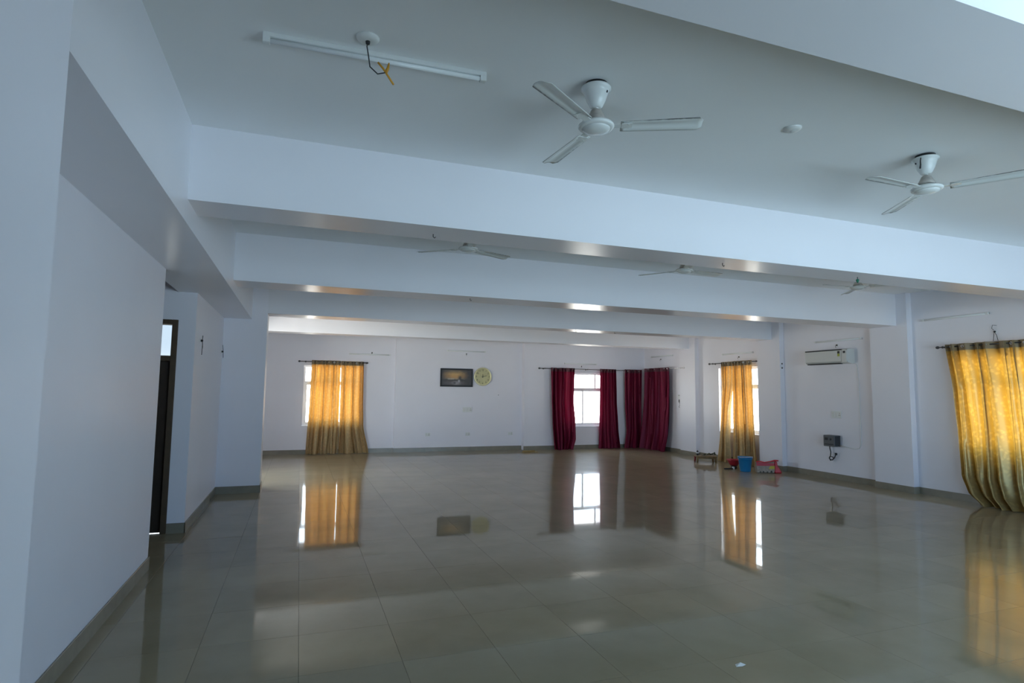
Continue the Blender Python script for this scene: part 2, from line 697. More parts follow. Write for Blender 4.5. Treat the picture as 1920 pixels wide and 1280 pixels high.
wall_x('wall_right', XR, XR + .2, -2.05, 15.15, [R_NEAR, R_MID], label='long right wall with curtained windows')
m = MB()
wall_y_parts(m, XW - .25, 2.34, 15.43, 15.66, [F_LEFT])
m.box(2.34, 5.86, 15.35, 15.66, 0, ZC)
wall_y_parts(m, 5.86, XR + .2, 15.15, 15.66, [F_RIGHT])
struct(m.build('wall_back', M['paint']), 'far end wall in three shallow steps')
m = MB()
wall_y_parts(m, XA, XR, -2.05, YF0, [B_WIN])
struct(m.build('wall_front', M['paint']), 'wall behind the camera with tall glazing')
struct(MB().box(1.45, 1.6, YF0 - .1, -.22, 0, ZC).build('wall_light_blocker', M['paint']), 'unseen light-blocking wall added beside the glazing behind the camera')  # added out of view to keep the glazing's light off the near left column
# left: solid block beside the camera, passage with the door, short wall, alcove wall
struct(MB().box(-3.7, XA, -2.05, 6.063, 0, ZC).build('wall_left', M['paint']), 'near left wall beside the camera')
m = MB()
DX0, DX1, DZ = -2.22, -1.315, 2.362
m.box(-3.7, DX0, 7.46, 7.66, 0, ZC)
m.box(DX1, XW, 7.46, 7.66, 0, ZC)
m.box(DX0, DX1, 7.46, 7.66, DZ, ZC)
m.box(XW - .2, XW, 7.66, 9.97, 0, ZC)
m.box(-3.7, -3.5, 6.063, 7.46, 0, ZC)
struct(m.build('wall_passage', M['paint']), 'wall with the brown door and the return beyond it')
wall_x('wall_alcove', XW - .2, XW, 10.40, 15.43, [L_ALC], label='left wall of the far bays')

# columns and pilasters
colm = [(-1.34, XK, 1.10, 1.53, 'near left column at the picture edge'),
        (-1.34, XK, 9.97, 10.40, 'left column where the side passage wall ends')]
for (x0, x1, y0, y1, lb) in colm:
    struct(MB().box(x0, x1, y0, y1, 0, ZC).build('column', M['paint']), lb)
for y0, y1, lb in ((1.0, 1.55, 'right pillar out of view beside the camera'), (4.1, 4.7, 'right pillar before the nearest gold curtain'),
                   (6.95, 7.64, 'right pillar between the air conditioner and the nearest gold curtain'),
                   (9.75, 10.40, 'right pillar beside the red bag'), (12.60, 13.26, 'right pillar behind the low stool')):
    struct(MB().box(XP, XR + .05, y0, y1, 0, ZC).build('column', M['paint']), lb)

# beams
struct(MB().box(-1.334, XB, -1.85, 9.97, 2.682, ZC + .02).build('ceiling_beam', M['soffit']), 'long beam running away above the left wall')
for y0, y1, z, x0, lb in ((1.152, 1.535, 2.829, XB, 'cross beam above the camera'),
                          (4.27, 4.665, 2.838, XB, 'nearest full cross beam'), (7.136, 7.626, 2.806, XB, 'second cross beam'),
                          (9.972, 10.403, 2.790, XK, 'third cross beam ending at the left column'),
                          (12.85, 13.26, 2.775, XW, 'farthest cross beam')):
    struct(MB().box(x0, XP + .03, y0, y1, z, ZC + .02).build('ceiling_beam', M['soffit']), lb)

# skirting
SH, ST = .11, .012


def skirt(name, segs):
    m = MB()
    for (x0, x1, y0, y1) in segs:
        m.cbox(x0, x1, y0, y1, -.004, SH, .003)
    struct(m.build(name, M['skirt']))


skirt('baseboard_left', [(XA, XA + ST, 1.53, 6.063), (XA - .25, XA + ST, 6.055, 6.063 + ST)])
skirt('baseboard_passage', [(DX1, XW + ST, 7.46 - ST, 7.46), (XW, XW + ST, 7.46 - ST, 9.97), (XW, XK + ST, 9.97 - ST, 9.97), (XK, XK + ST, 9.97 - ST, 10.40 + ST)])
skirt('baseboard_back', [(XW, 2.34, 15.43 - ST, 15.43), (2.34 - ST, 5.86, 15.35 - ST, 15.35), (5.86 - ST, XR, 15.15 - ST, 15.15)])
sg = []
for a, b in ((13.26, 15.15), (10.40, 12.60), (7.64, 9.75), (4.7, 6.95), (1.55, 4.1)):
    sg.append((XR - ST, XR, a, b))
for a, b in ((4.1, 4.7), (6.95, 7.64), (9.75, 10.40), (12.60, 13.26)):
    sg.append((XP - ST, XP, a - ST, b + ST))
    sg.append((XP, XR, a - ST, a))
skirt('baseboard_right', sg)


# ------------------------------------------------------------------ windows
def window(n, label, frame, a_world, z0, z1, W, stile=None, trans=None, tz=None, glass='glass'):
    """frame = (loc, rz): local x along the wall, y into the room. a in local x from 0 to W."""
    loc, rz = frame
    w = bpy.data.objects.new('window_%d' % n, None)
    col.objects.link(w)
    w.location = loc
    w.rotation_euler = (0, 0, rz)
    struct(w, label)
    H = z1 - z0
    f = .045
    d0, d1 = -.13, -.07
    m = MB()
    m.box(0, f, d0, d1, 0, H).box(W - f, W, d0, d1, 0, H).box(f, W - f, d0, d1, 0, f).box(f, W - f, d0, d1, H - f, H)
    m.build('window_frame', M['upvc'], w)
    tz = tz if tz is not None else H * .70
    MB().box(f, W - f, d0, d1, tz, tz + .055).build('transom_bar', M['upvc'], w)
    trans = trans if trans is not None else W / 2
    MB().box(trans - .02, trans + .02, d0 + .01, d1 - .01, tz + .055, H - f).build('mullion', M['upvc'], w)
    for a, b in ((f, trans - .02), (trans + .02, W - f)):
        MB().box(a, b, -.103, -.098, tz + .055, H - f).build('pane', M[glass], w)
    stile = stile if stile is not None else W / 2
    for k, (a, b, y) in enumerate(((f, stile + .022, -.118), (stile - .022, W - f, -.09))):
        s = MB()
        t = .04
        s.box(a, a + t, y - .012, y + .012, f, tz).box(b - t, b, y - .012, y + .012, f, tz)
        s.box(a + t, b - t, y - .012, y + .012, f, f + t).box(a + t, b - t, y - .012, y + .012, tz - t, tz)
        so = s.build('sash', M['upvc'], w)
        MB().box(a + t, b - t, y - .003, y + .003, f + t, tz - t).build('pane', M[glass], so)
    MB().cbox(-.02, W + .02, -.20, .012, -.02, -.001, .003).build('sill', M['upvc'], w)
    return w


# local x grows towards -X on the far wall and towards +Y on the right wall
def far_win(n, h, y, label, **k):
    window(n, label, ((h[1], y, h[2]), FAR), None, h[2], h[3], h[1] - h[0], **k)
    portal('daylight_portal', ((h[0] + h[1]) / 2, y + .19, (h[2] + h[3]) / 2), (-PI / 2, 0, 0), h[1] - h[0], h[3] - h[2])


def right_win(n, h, label, **k):
    window(n, label, ((XR, h[0], h[2]), RIGHT), None, h[2], h[3], h[1] - h[0], **k)
    portal('daylight_portal', (XR + .19, (h[0] + h[1]) / 2, (h[2] + h[3]) / 2), (0, PI / 2, 0), h[3] - h[2], h[1] - h[0])


far_win(1, F_LEFT, 15.43, 'white framed window behind the far gold curtains', tz=1.045)
far_win(2, F_RIGHT, 15.15, 'white sliding window between the maroon curtains', stile=8.40 - 7.70, trans=8.40 - 8.10, tz=1.03)
right_win(3, R_MID, 'window behind the gold curtains near the blue bucket')
right_win(4, R_NEAR, 'window behind the nearest gold curtain')
window(5, 'window of the left alcove hidden by the column', ((XW, L_ALC[1], L_ALC[2]), LEFT), None, L_ALC[2], L_ALC[3], L_ALC[1] - L_ALC[0])
portal('daylight_portal', (XW - .19, sum(L_ALC[:2]) / 2, sum(L_ALC[2:]) / 2), (0, -PI / 2, 0), L_ALC[3] - L_ALC[2], L_ALC[1] - L_ALC[0])
for n, h in ((6, B_WIN),):
    window(n, 'tall unseen glazing behind the camera, blue tint added to cool its light', ((h[0], YF0, h[2]), 0), None, h[2], h[3], h[1] - h[0], glass='added_tint')
    portal('daylight_portal', ((h[0] + h[1]) / 2, YF0 - .19, (h[2] + h[3]) / 2), (PI / 2, 0, 0), h[1] - h[0], h[3] - h[2])

# ------------------------------------------------------------------ the door at the end of the left wall
d = bpy.data.objects.new('door_1', None)
col.objects.link(d)
d.location = (DX0, 7.46, 0)
struct(d, 'dark brown door with a bright glazed transom')
W = DX1 - DX0
for a, b in ((0, .06), (W - .06, W)):
    MB().cbox(a, b, -.015, .12, 0, DZ, .004).build('door_jamb', M['frame'], d)
MB().cbox(.06, W - .06, -.013, .12, DZ - .055, DZ, .004).build('door_head', M['frame'], d)
MB().cbox(.06, W - .06, -.012, .12, 1.895, 1.955, .004).build('door_rail', M['frame'], d)
MB().box(.06, W - .06, .05, .056, 1.955, DZ - .055).build('transom_pane', M['frosted'], d)
leaf = MB().cbox(.063, W - .063, .04, .075, .008, 1.8955, .003).build('door_leaf', M['door'], d)
for z0, z1 in ((.2, .95), (1.08, 1.75)):
    for x0, x1 in ((.15, .415), (.49, W - .15)):
        MB().cbox(x0, x1, .03, .042, z0, z1, .008).build('door_panel', M['door'], leaf)
hb = MB().lathe([(.014, 0), (.014, -.03), (.010, -.035)], (.11, .04, 1.0), 12, axis='y')
hb.tube([(.11, .0, 1.0), (.20, -.004, 1.0)], .009)
hb.build('door_handle', M['chrome'], leaf)
portal('daylight_portal', ((DX0 + DX1) / 2, 7.56, 2.13), (-PI / 2, 0, 0), .78, .34)


# ------------------------------------------------------------------ curtains
def lerp_tab(tab, z):
    if z >= tab[0][0]:
        return tab[0][1:]
    for (p, q_) in zip(tab, tab[1:]):
        if z >= q_[0]:
            t = (p[0] - z) / (p[0] - q_[0])
            t = t * t * (3 - 2 * t) * .5 + t * .5
            return tuple(a + (b - a) * t for a, b in zip(p[1:], q_[1:]))
    return tab[-1][1:]


def curtain(name, label, group, wall, origin, off, top, tab, folds, amp, cloth, head, eyelets, seed, sway=0.0, flare=1.5, hem=0.012):
    """wall: FAR or RIGHT. tab rows (z, a0, a1[, lift]): edges of the cloth along the wall (world x or y)."""
    r = random.Random(seed)
    sg = -1 if wall == FAR else 1
    a_mid = (tab[0][1] + tab[0][2]) / 2
    base = (a_mid, origin, 0) if wall == FAR else (origin, a_mid, 0)
    root = thing(name, label, 'curtain', base, wall, group)
    nu = folds * 12
    ph = [r.uniform(-.5, .5) for _ in range(folds + 2)]
    am = [r.uniform(.55, 1.4) for _ in range(folds + 2)]
    wob = [r.uniform(-1, 1) for _ in range(folds + 2)]

    def pt(u, z):
        row = lerp_tab(tab, z)
        a0, a1 = row[0], row[1]
        t = max(0, min(1, (top - z) / top))
        uw = u + .22 / folds * math.sin(2 * PI * u * folds * .41 + seed) * min(1, 10 * u * (1 - u))
        uw = max(0, min(1, uw))
        g = uw * folds
        k = min(int(g), folds - 1)
        fr = g - k
        s = fr * fr * (3 - 2 * fr)
        A = am[k] * (1 - s) + am[k + 1] * s
        P = (ph[k] * (1 - s) + ph[k + 1] * s) * t
        Wb = (wob[k] * (1 - s) + wob[k + 1] * s)
        # folds merge into fewer, broader ones towards the floor
        ang = 2 * PI * (g + P * .8)
        wave = (math.sin(ang) + .28 * math.sin(2 * ang + 1.1)) * (1 - .35 * t) + .75 * t * math.sin(PI * g * .9 + Wb * 2.2 + seed)
        wave += .18 * math.sin(2 * ang + 4 * t + Wb)
        y = off + amp * A * wave * (1 + (flare - 1) * t * t)
        y += sway * t * t
        y = max(y, .022)
        a = a0 + (a1 - a0) * u + amp * .35 * math.sin(2 * ang + .6) * (1 - t * .5) * min(1, 8 * u * (1 - u))
        zz = z
        if z < .25:
            zz = z + (1 - z / .25) * hem * (1 + math.sin(ang * .5 + seed)) * .5
        return (sg * (a - a_mid), y, max(zz, .004))

    def sheet(z_hi, z_lo, nv):
        m = MB()
        vs = []
        for j in range(nv + 1):
            z = z_hi + (z_lo - z_hi) * j / nv
            for i in range(nu + 1):
                vs.append(pt(i / nu, z))
        fs = []
        for j in range(nv):
            for i in range(nu):
                a = j * (nu + 1) + i
                fs.append((a, a + 1, a + nu + 2, a + nu + 1))
        return m.add(vs, fs, True)
    hz = top - .085
    sheet(hz, 0.0, 44).build('curtain_cloth', cloth, root)
    hd = sheet(top + .02, hz, 3).build('heading_band', head, root)
    for k in range(eyelets):
        u = (k + .5) / eyelets
        p = pt(u, top - .025)
        p2 = pt(min(1, u + .01), top - .025)
        t_ = Vector((p2[0] - p[0], p2[1] - p[1], 0))
        nrm = Vector((-t_.y, t_.x, 0)) if t_.length > 1e-6 else Vector((0, 1, 0))
        MB().torus((p[0], p[1] + .006, p[2]), .018, .004, nrm).build('eyelet', M['chrome'], hd)
    return root


def rod(label, wall, origin, off, z, a0, a1, brackets, mat_='steel', finial=True, dz=0.0):
    base = (a0, origin, z) if wall == FAR else (origin, a0, z)
    sg = -1 if wall == FAR else 1
    root = thing('curtain_rod', label, 'curtain rod', base, wall, 'curtain rods')
    Lr = (a1 - a0) * sg
    MB().tube([(0, off, 0), (Lr, off, dz)], .0105, 10).build('rod', M[mat_], root)
    for x, zz in ((0, 0), (Lr, dz)) if finial else ((0, 0),):
        s = -1 if (x == 0) == (Lr > 0) else 1
        MB().lathe([(.011, 0), (.017, s * .004), (.024, s * .018), (.024, s * .034), (.015, s * .05), (.004, s * .055)], (x, off, zz), 14, axis='x').build('finial', M[mat_], root)
    for b in brackets:
        x = (b - a0) * sg
        zb = dz * x / Lr
        q_ = MB().lathe([(.022, 0), (.022, .006), (.009, .008), (.009, off - .008)], (x, 0, zb - .002), 12, axis='y')
        q_.torus((x, off, zb), .015, .005, (1, 0, 0), 14, 6)
        q_.build('bracket', M[mat_], root)
    return root


# far left window
rod('thin black curtain rod above the far left gold curtains', FAR, 15.43, .075, 2.285, 0.0, 1.58, (.12, 1.50))
curtain('curtain', 'gold translucent curtain, wider left panel at the far left window', 'gold satin curtains', FAR, 15.43, .075, 2.30,
        [(2.4, .265, .958), (1.2, .245, .960), (.0, .20, .958)], 7, .042, M['gold'], M['goldhead'], 6, 11)
curtain('curtain', 'gold curtain, narrower right panel at the far left window', 'gold satin curtains', FAR, 15.43, .075, 2.295,
        [(2.4, .970, 1.525), (1.3, .970, 1.535), (.7, .972, 1.56), (.0, .974, 1.71)], 6, .042, M['gold'], M['goldhead'], 5, 23)
# far right corner
rod('grey curtain rod on the far wall above the maroon curtains', FAR, 15.15, .12, 2.255, 6.28, 9.40, (6.42, 7.75, 9.2), 'steel', False)
rod('pale curtain rod on the right wall above the maroon corner curtain', RIGHT, XR, .12, 2.285, 13.08, 14.95, (13.2, 14.8), 'chrome', False)
curtain('curtain', 'maroon curtain left of the far white window', 'maroon curtains', FAR, 15.15, .12, 2.262,
        [(2.4, 6.605, 7.335), (1.4, 6.61, 7.345), (.75, 6.64, 7.40), (.3, 6.68, 7.40), (.0, 6.72, 7.30)], 6, .055, M['maroon'], M['marhead'], 6, 5, sway=.05)
curtain('curtain', 'narrow maroon curtain right of the far white window', 'maroon curtains', FAR, 15.15, .12, 2.262,
        [(2.4, 8.15, 8.67), (1.4, 8.145, 8.69), (.6, 8.13, 8.75), (.0, 8.12, 8.82)], 5, .050, M['maroon'], M['marhead'], 5, 9)
curtain('curtain', 'dark maroon curtain folded into the far corner of the hall', 'maroon curtains', FAR, 15.15, .12, 2.268,
        [(2.4, 8.965, 9.545), (1.2, 8.975, 9.545), (.5, 9.02, 9.54), (.0, 8.95, 9.53)], 5, .045, M['maroon'], M['marhead'], 3, 13)
curtain('curtain', 'broad maroon curtain on the right wall near the corner', 'maroon curtains', RIGHT, XR, .12, 2.30,
        [(2.4, 13.70, 14.955), (1.4, 13.70, 14.955), (.5, 13.74, 14.95), (.0, 13.84, 14.93)], 8, .055, M['maroon'], M['marhead'], 7, 17, sway=.12, flare=1.9)
# right wall, gold, by the bucket
rod('dark curtain rod above the gold curtains near the bucket', RIGHT, XR, .085, 2.345, 10.38, 12.05, (10.47, 11.95))
curtain('curtain', 'gold curtain, slim left panel near the low stool', 'gold satin curtains', RIGHT, XR, .085, 2.352,
        [(2.45, 11.24, 11.64), (1.9, 11.25, 11.64), (1.2, 11.335, 11.65), (.6, 11.34, 11.665), (.0, 11.25, 11.70)], 4, .045, M['gold'], M['goldhead'], 4, 31, sway=.12)
curtain('curtain', 'gold curtain, right panel behind the blue bucket', 'gold satin curtains', RIGHT, XR, .085, 2.358,
        [(2.45, 10.60, 11.225), (1.9, 10.59, 11.215), (1.2, 10.55, 11.20), (.6, 10.50, 11.19), (.0, 10.43, 11.20)], 6, .045, M['gold'], M['goldhead'], 4, 37, sway=.05)
# right wall, nearest
rod('dark curtain rod above the nearest gold curtain', RIGHT, XR, .10, 2.385, 4.72, 6.45, (4.82, 6.40))
curtain('curtain', 'large damask gold curtain at the right picture edge', 'gold satin curtains', RIGHT, XR, .10, 2.405,
        [(2.5, 4.85, 6.36), (1.7, 4.84, 6.26), (.9, 4.82, 6.205), (.42, 4.82, 6.175), (.18, 4.82, 6.09), (.0, 4.84, 5.90)], 9, .055, M['damask'], M['goldhead'], 9, 41, sway=.10)


# ------------------------------------------------------------------ ceiling fans
def make_fan():
    root = thing('ceiling_fan', 'fan', 'ceiling fan', (0, 0, ZC), 0, 'white three-blade ceiling fans')
    MB().lathe([(.064, -.002), (.066, -.022)], n=24).build('gap_shade_ring', M['black'], root)  # black ring standing in for the shade in the gap above the canopy
    c = MB().lathe([(.070, -.022), (.084, -.024), (.086, -.034), (.074, -.040), (.066, -.062), (.054, -.100), (.036, -.134), (.026, -.142)], n=32)
    can = c.build('canopy', M['enamel'], root)
    MB().lathe([(.007, 0), (.007, -.010)], (.058, -.025, -.06), 10, axis='y').build('screw', M['dgrey'], can)
    MB().lathe([(.013, -.12), (.013, -.17)], n=14).build('down_rod', M['enamel'], root)
    MB().lathe([(.014, -.148), (.030, -.158), (.048, -.196), (.060, -.222)], n=28).build('motor_cone', M['dustcone'], root)
    MB().lathe([(.056, -.214), (.056, -.2265)], n=28).build('vent_ring', M['black'], root)
    mo = MB().lathe([(.061, -.225), (.070, -.231), (.094, -.239), (.101, -.246), (.102, -.252), (.096, -.260), (.084, -.264)], n=36).build('motor_housing', M['enamel'], root)
    MB().lathe([(.080, -.263), (.074, -.272), (.050, -.281), (.020, -.285), (.004, -.286)], n=32).build('motor_cap', M['enamel'], mo)
    # one blade, with its iron; the others share the mesh
    m = MB()
    nx, ny = 18, 10
    L0, L1 = .135, .585
    vs = []
    for i in range(nx + 1):
        t = i / nx
        x = L0 + (L1 - L0) * t
        hw = .046 + .012 * t
        if t > .94:
            hw *= math.sqrt(max(0, 1 - ((t - .94) / .07) ** 2))
        for j in range(ny + 1):
            s = -1 + 2 * j / ny
            rib = .005 * math.exp(-((abs(s) - .55) / .16) ** 2) * (1 if .06 < t < .93 else 0)
            camber = -.007 * s * s
            vs.append((x, s * hw, camber - rib - s * hw * .16))
    fs = []
    for i in range(nx):
        for j in range(ny):
            a = i * (ny + 1) + j
            fs.append((a, a + ny + 1, a + ny + 2, a + 1))
    m.add(vs, fs, True)
    bl_me = m.mesh('blade')
    bl_me.materials.append(M['blade'])
    ir = MB()
    ir.cbox(.080, .15, -.021, .021, -.007, -.003, .001)
    ir.cbox(.140, .200, -.034, .034, -.0085, -.0045, .001)
    for yy in (-.022, .022):
        ir.lathe([(.005, -.0105), (.005, -.006)], (.180, yy, 0), 8)
    ir_me = ir.mesh('blade_iron')
    ir_me.materials.append(M['enamel'])
    for k in range(3):
        b = bpy.data.objects.new('blade', bl_me)
        b.parent = root
        b.location = (0, 0, -.246)
        b.rotation_euler = (0, 0, 2 * PI * k / 3)
        col.objects.link(b)
        sm = b.modifiers.new('thickness', 'SOLIDIFY')
        sm.thickness = .0025
        g = bpy.data.objects.new('blade_iron', ir_me)
        g.parent = b
        col.objects.link(g)
    return root


fan0 = make_fan()
fans = [(1.52, 2.845, -26, 'white ceiling fan nearest the camera, beside the ceiling tube light'),
        (4.22, 2.86, 182, 'white ceiling fan near the right picture edge with a loose black wire'),
        (1.62, 5.88, 24, 'ceiling fan behind the nearest beam, leftmost of three seen edge-on'),
        (4.36, 5.90, 5, 'ceiling fan behind the nearest beam, middle of three seen edge-on'),
        (7.23, 5.90, 177, 'ceiling fan behind the nearest beam, rightmost near the pillar')]
for k, (x, y, a, lb) in enumerate(fans):
    o = fan0 if k == 0 else copy_tree(fan0)
    o.location = (x, y, ZC)
    o.rotation_euler = (0, 0, math.radians(a))
    o['label'] = lb
    if k == 1:
        w_ = MB().tube([(-.075, -.02, -.03), (-.082, -.02, -.06), (-.075, -.015, -.085), (-.088, -.02, -.115)], [.004, .004, .005, .006], 7)
        ww = w_.build('loose_wire', M['black'], o)
        ww.rotation_euler = (0, 0, math.radians(-a))


# ------------------------------------------------------------------ lamps, roses and outlets
def tube_light(label, loc, rz, L=1.14, pitch=0.0):
    root = thing('tube_light', label, 'tube light', loc, rz, 'unlit tube lights')
    if pitch:
        root.rotation_euler = (pitch, 0, rz)
    h = L / 2
    MB().cbox(-h, h, 0, .024, -.019, .019, .003).build('batten', M['white'], root)
    MB().lathe([(.012, -h + .03), (.012, h - .03)], (0, .037, -.003), 14, axis='x').build('tube', M['tubeglass'], root)
    for s in (-1, 1):
        MB().cbox(min(s * h, s * (h - .035)), max(s * h, s * (h - .035)), .004, .052, -.0185, .016, .003).build('end_cap', M['white'], root)
    return root


# on the ceiling (out = down)
tube_light('unlit tube light fixed to the ceiling at the upper left', (.33, 2.985, ZC), math.radians(-2), 1.14, -PI / 2)
for lb, y, xa, xb, z in (('slim tube light right of the far gold curtains', 15.43, 1.16, 2.20, 2.51), ('tube light above the landscape painting', 15.35, 3.69, 4.77, 2.675),
                         ('tube light above the far maroon curtains', 15.15, 7.07, 8.10, 2.415)):
    tube_light(lb, ((xa + xb) / 2, y, z), FAR, xb - xa)
for lb, ya, yb, z in (('tube light above the broad maroon corner curtain', 13.70, 14.75, 2.66), ('tube light above the gold curtains near the bucket', 10.64, 11.66, 2.56),
                      ('tube light above the air conditioner', 7.88, 8.92, 2.655), ('tube light high above the nearest gold curtain', 5.75, 6.75, 2.86)):
    tube_light(lb, (XR, (ya + yb) / 2, z), RIGHT, yb - ya)


def outlet(label, loc, rz, wires, plate=.022, mat_='white'):
    root = thing('wire_outlet', label, 'wire outlet', loc, rz, 'wire outlets on the walls')
    MB().lathe([(plate, 0), (plate, .006), (plate * .8, .010), (.006, .011)], (0, 0, 0), 16, axis='y').build('outlet_plate', M[mat_], root)
    MB().lathe([(.013, .008), (.015, .020), (.010, .034), (.004, .036)], (0, 0, 0), 12, axis='y').build('lamp_holder', M['black'], root)
    for w_ in wires:
        MB().tube(w_, .0035, 6).build('wire', M['black'], root)
    return root


W_SHORT = [[(0, .03, 0), (.01, .045, -.01), (.004, .04, -.05)]]
W_HOOK = [[(-.06, .02, .055), (0, .03, .06), (.012, .03, .02), (.008, .03, -.03)], [(.008, .03, -.03), (.03, .035, -.06), (.012, .03, -.11), (-.015, .03, -.07), (.008, .03, -.03)], [(.012, .03, -.11), (.02, .03, -.17)]]
W_BIT = [[(0, .02, .10), (0, .03, .02), (-.03, .03, -.06), (-.045, .03, -.09)], [(0, .03, .0), (-.05, .03, 0)]]
outlet('looped black wires hanging on the left wall past the door', (XW, 7.80, 2.16), LEFT, W_HOOK)
outlet('wire stub in the inner corner by the left column', (XW, 9.80, 2.15), LEFT, W_BIT)
outlet('black wire outlet above the far left gold curtains', (1.73, 15.43, 2.555), FAR, W_SHORT)
outlet('black wire outlet between painting and tube light', (4.235, 15.35, 2.60), FAR, W_SHORT)
outlet('wire outlet below the tube light over the far window', (7.61, 15.15, 2.345), FAR, W_SHORT)
outlet('wire outlet above the maroon corner curtain', (XR, 14.27, 2.57), RIGHT, W_SHORT)
outlet('wire outlet above the gold curtains near the bucket', (XR, 11.10, 2.475), RIGHT, W_SHORT)
outlet('wire outlet between air conditioner and its tube light', (XR, 8.42, 2.565), RIGHT, W_SHORT)
outlet('curled wire outlet above the nearest gold curtain', (XR, 5.69, 2.575), RIGHT,
       [[(-.03, .02, .09), (.02, .03, .10), (.03, .03, .05), (0, .03, .02)], [(0, .03, 0), (-.03, .03, -.06), (-.045, .03, -.14)], [(0, .03, 0), (.02, .03, -.14)]])
for z, lb in ((2.17, 'lower of two dark screw holes on the pillar by the bag'), (2.26, 'upper of two dark screw holes on the pillar by the bag')):
    tag(MB().lathe([(.016, 0), (.018, -.006), (.010, -.014), (.003, -.015)], (9.655, 9.75, z), 12, axis='y').build('wall_plug', M['black']), lb, 'wall plug')


def rose(label, loc, wires=False):
    root = thing('ceiling_rose', label, 'ceiling rose', loc, 0, 'ceiling roses')
    MB().lathe([(.056, 0), (.056, -.006), (.046, -.016), (.030, -.020), (.010, -.021)], n=26).build('rose_plate', M['white'], root)
    if wires:
        MB().tube([(0, 0, -.018), (-.004, -.004, -.05), (.004, -.012, -.10), (.012, -.02, -.16), (.05, -.02, -.19), (.09, -.02, -.175)], .0032, 6).build('wire', M['dgrey'], root)
        MB().lathe([(.012, -.016), (.010, -.034), (.004, -.036)], n=12).build('wire_gland', M['black'], root)
        tie = MB().tube([(.05, -.02, -.13), (.075, -.02, -.155), (.09, -.02, -.175), (.13, -.02, -.23)], .005, 6)
        tie.tube([(.09, -.02, -.175), (.10, -.015, -.15), (.105, -.015, -.12)], [.009, .008, .004], 6)
        tie.build('orange_tie', M['orange'], root)
    else:
        MB().lathe([(.018, -.020), (.016, -.026), (.004, -.027)], n=16).build('rose_cap', M['cream'], root)
    return root


rose('ceiling rose with dangling wire and orange tie beside the tube light', (.251, 2.86, ZC), True)
rose('plain round ceiling rose between the two nearest fans', (2.983, 2.867, ZC))
# small fixings on the undersides of the beams
for (x, y, z, lb) in ((.95, 4.5, 2.838, 'small steel hook under the nearest beam at left'), (3.73, 4.46, 2.838, 'small steel hook under the nearest beam at the middle'),
                      (2.05, 7.3, 2.806, 'small steel hook under the second beam'), (4.95, 10.1, 2.790, 'small steel hook under the third beam at left'),
                      (5.80, 10.1, 2.790, 'small steel hook under the third beam at right')):
    tag(MB().tube([(x, y, z + .002), (x, y, z - .02), (x + .012, y, z - .03), (x + .02, y, z - .02)], .004, 6).build('ceiling_hook', M['steel']), lb, 'hook', 'hooks under the beams')
gh = thing('hanging_hook', 'dark green plastic tag hanging below the nearest beam at right', 'hook', (5.45, 4.45, 2.838), 0)
MB().tube([(0, 0, .002), (0, 0, -.03)], .004, 6).build('stem', M['steel'], gh)
MB().lathe([(.004, -.02), (.016, -.028), (.014, -.045), (.003, -.062)], n=10).build('plastic_tag', M['green'], gh)

# ------------------------------------------------------------------ far wall: painting, clock, switches
pic = thing('framed_painting', 'black framed sunset landscape painting left of the clock', 'painting', (3.973, 15.35, 1.955), FAR)
hw, hh = .45, .245
for x0, x1, z0, z1 in ((-hw, hw, hh - .04, hh), (-hw, hw, -hh, -hh + .04), (-hw, -hw + .04, -hh + .04, hh - .04), (hw - .04, hw, -hh + .04, hh - .04)):
    MB().cbox(x0, x1, .002, .035, z0, z1, .006).build('frame_bar', M['black'], pic)
MB().box(-hw + .04, hw - .04, .004, .016, -hh + .04, hh - .04).build('canvas', M['painting'], pic, label='dim orange sunset over water between trees')

clk = thing('wall_clock', 'round gold wall clock with dark numerals beside the painting', 'clock', (4.705, 15.35, 1.995), FAR)
MB().lathe([(.235, .002), (.250, .006), (.252, .025), (.240, .040), (.222, .036), (.218, .018)], n=48, axis='y', cap=False).build('clock_rim', M['clockgold'], clk)
MB().lathe([(.222, .006), (.222, .018)], n=48, axis='y').build('clock_dial', M['dial'], clk)


def text_mesh(s, size):
    cu = bpy.data.curves.new('numeral', 'FONT')
    cu.body = s
    cu.size = size
    cu.align_x = 'CENTER'
    cu.align_y = 'CENTER'
    cu.extrude = .001
    o = bpy.data.objects.new('numeral', cu)
    col.objects.link(o)
    dg = bpy.context.evaluated_depsgraph_get()
    me = bpy.data.meshes.new_from_object(o.evaluated_get(dg))
    bpy.data.objects.remove(o)
    return me


for hnum in range(1, 13):
    me = text_mesh(str(hnum), .062)
    me.name = 'numeral'
    me.materials.clear()
    me.materials.append(M['print'])
    a = PI / 2 - hnum * PI / 6
    o = bpy.data.objects.new('numeral', me)
    o.parent = clk
    # viewer's right is -x in the wall's own frame
    o.location = (-.178 * math.cos(a), .0195, .178 * math.sin(a))
    o.rotation_euler = (PI / 2, 0, PI)
    col.objects.link(o)


def hand(name, ang, L, w):
    c, s = math.cos(ang), math.sin(ang)
    m = MB()
    pts = [(-.03, -w), (-.03, w), (L * .75, w * .8), (L, 0), (L * .75, -w * .8)]
    lo = [(-(p[0] * c - p[1] * s), .022, p[0] * s + p[1] * c) for p in pts]
    hi = [(x, .0245, z) for x, _, z in lo]
    n = len(pts)
    m.add(lo + hi, [tuple(range(n)), tuple(range(n, 2 * n))[::-1]] + [(i, (i + 1) % n, n + (i + 1) % n, n + i) for i in range(n)])
    m.build(name, M['print'], clk)


hand('hour_hand', math.radians(88), .075, .008)
hand('minute_hand', math.radians(14), .14, .006)
MB().lathe([(.012, .018), (.012, .028), (.004, .030)], n=14, axis='y').build('clock_pin', M['print'], clk)


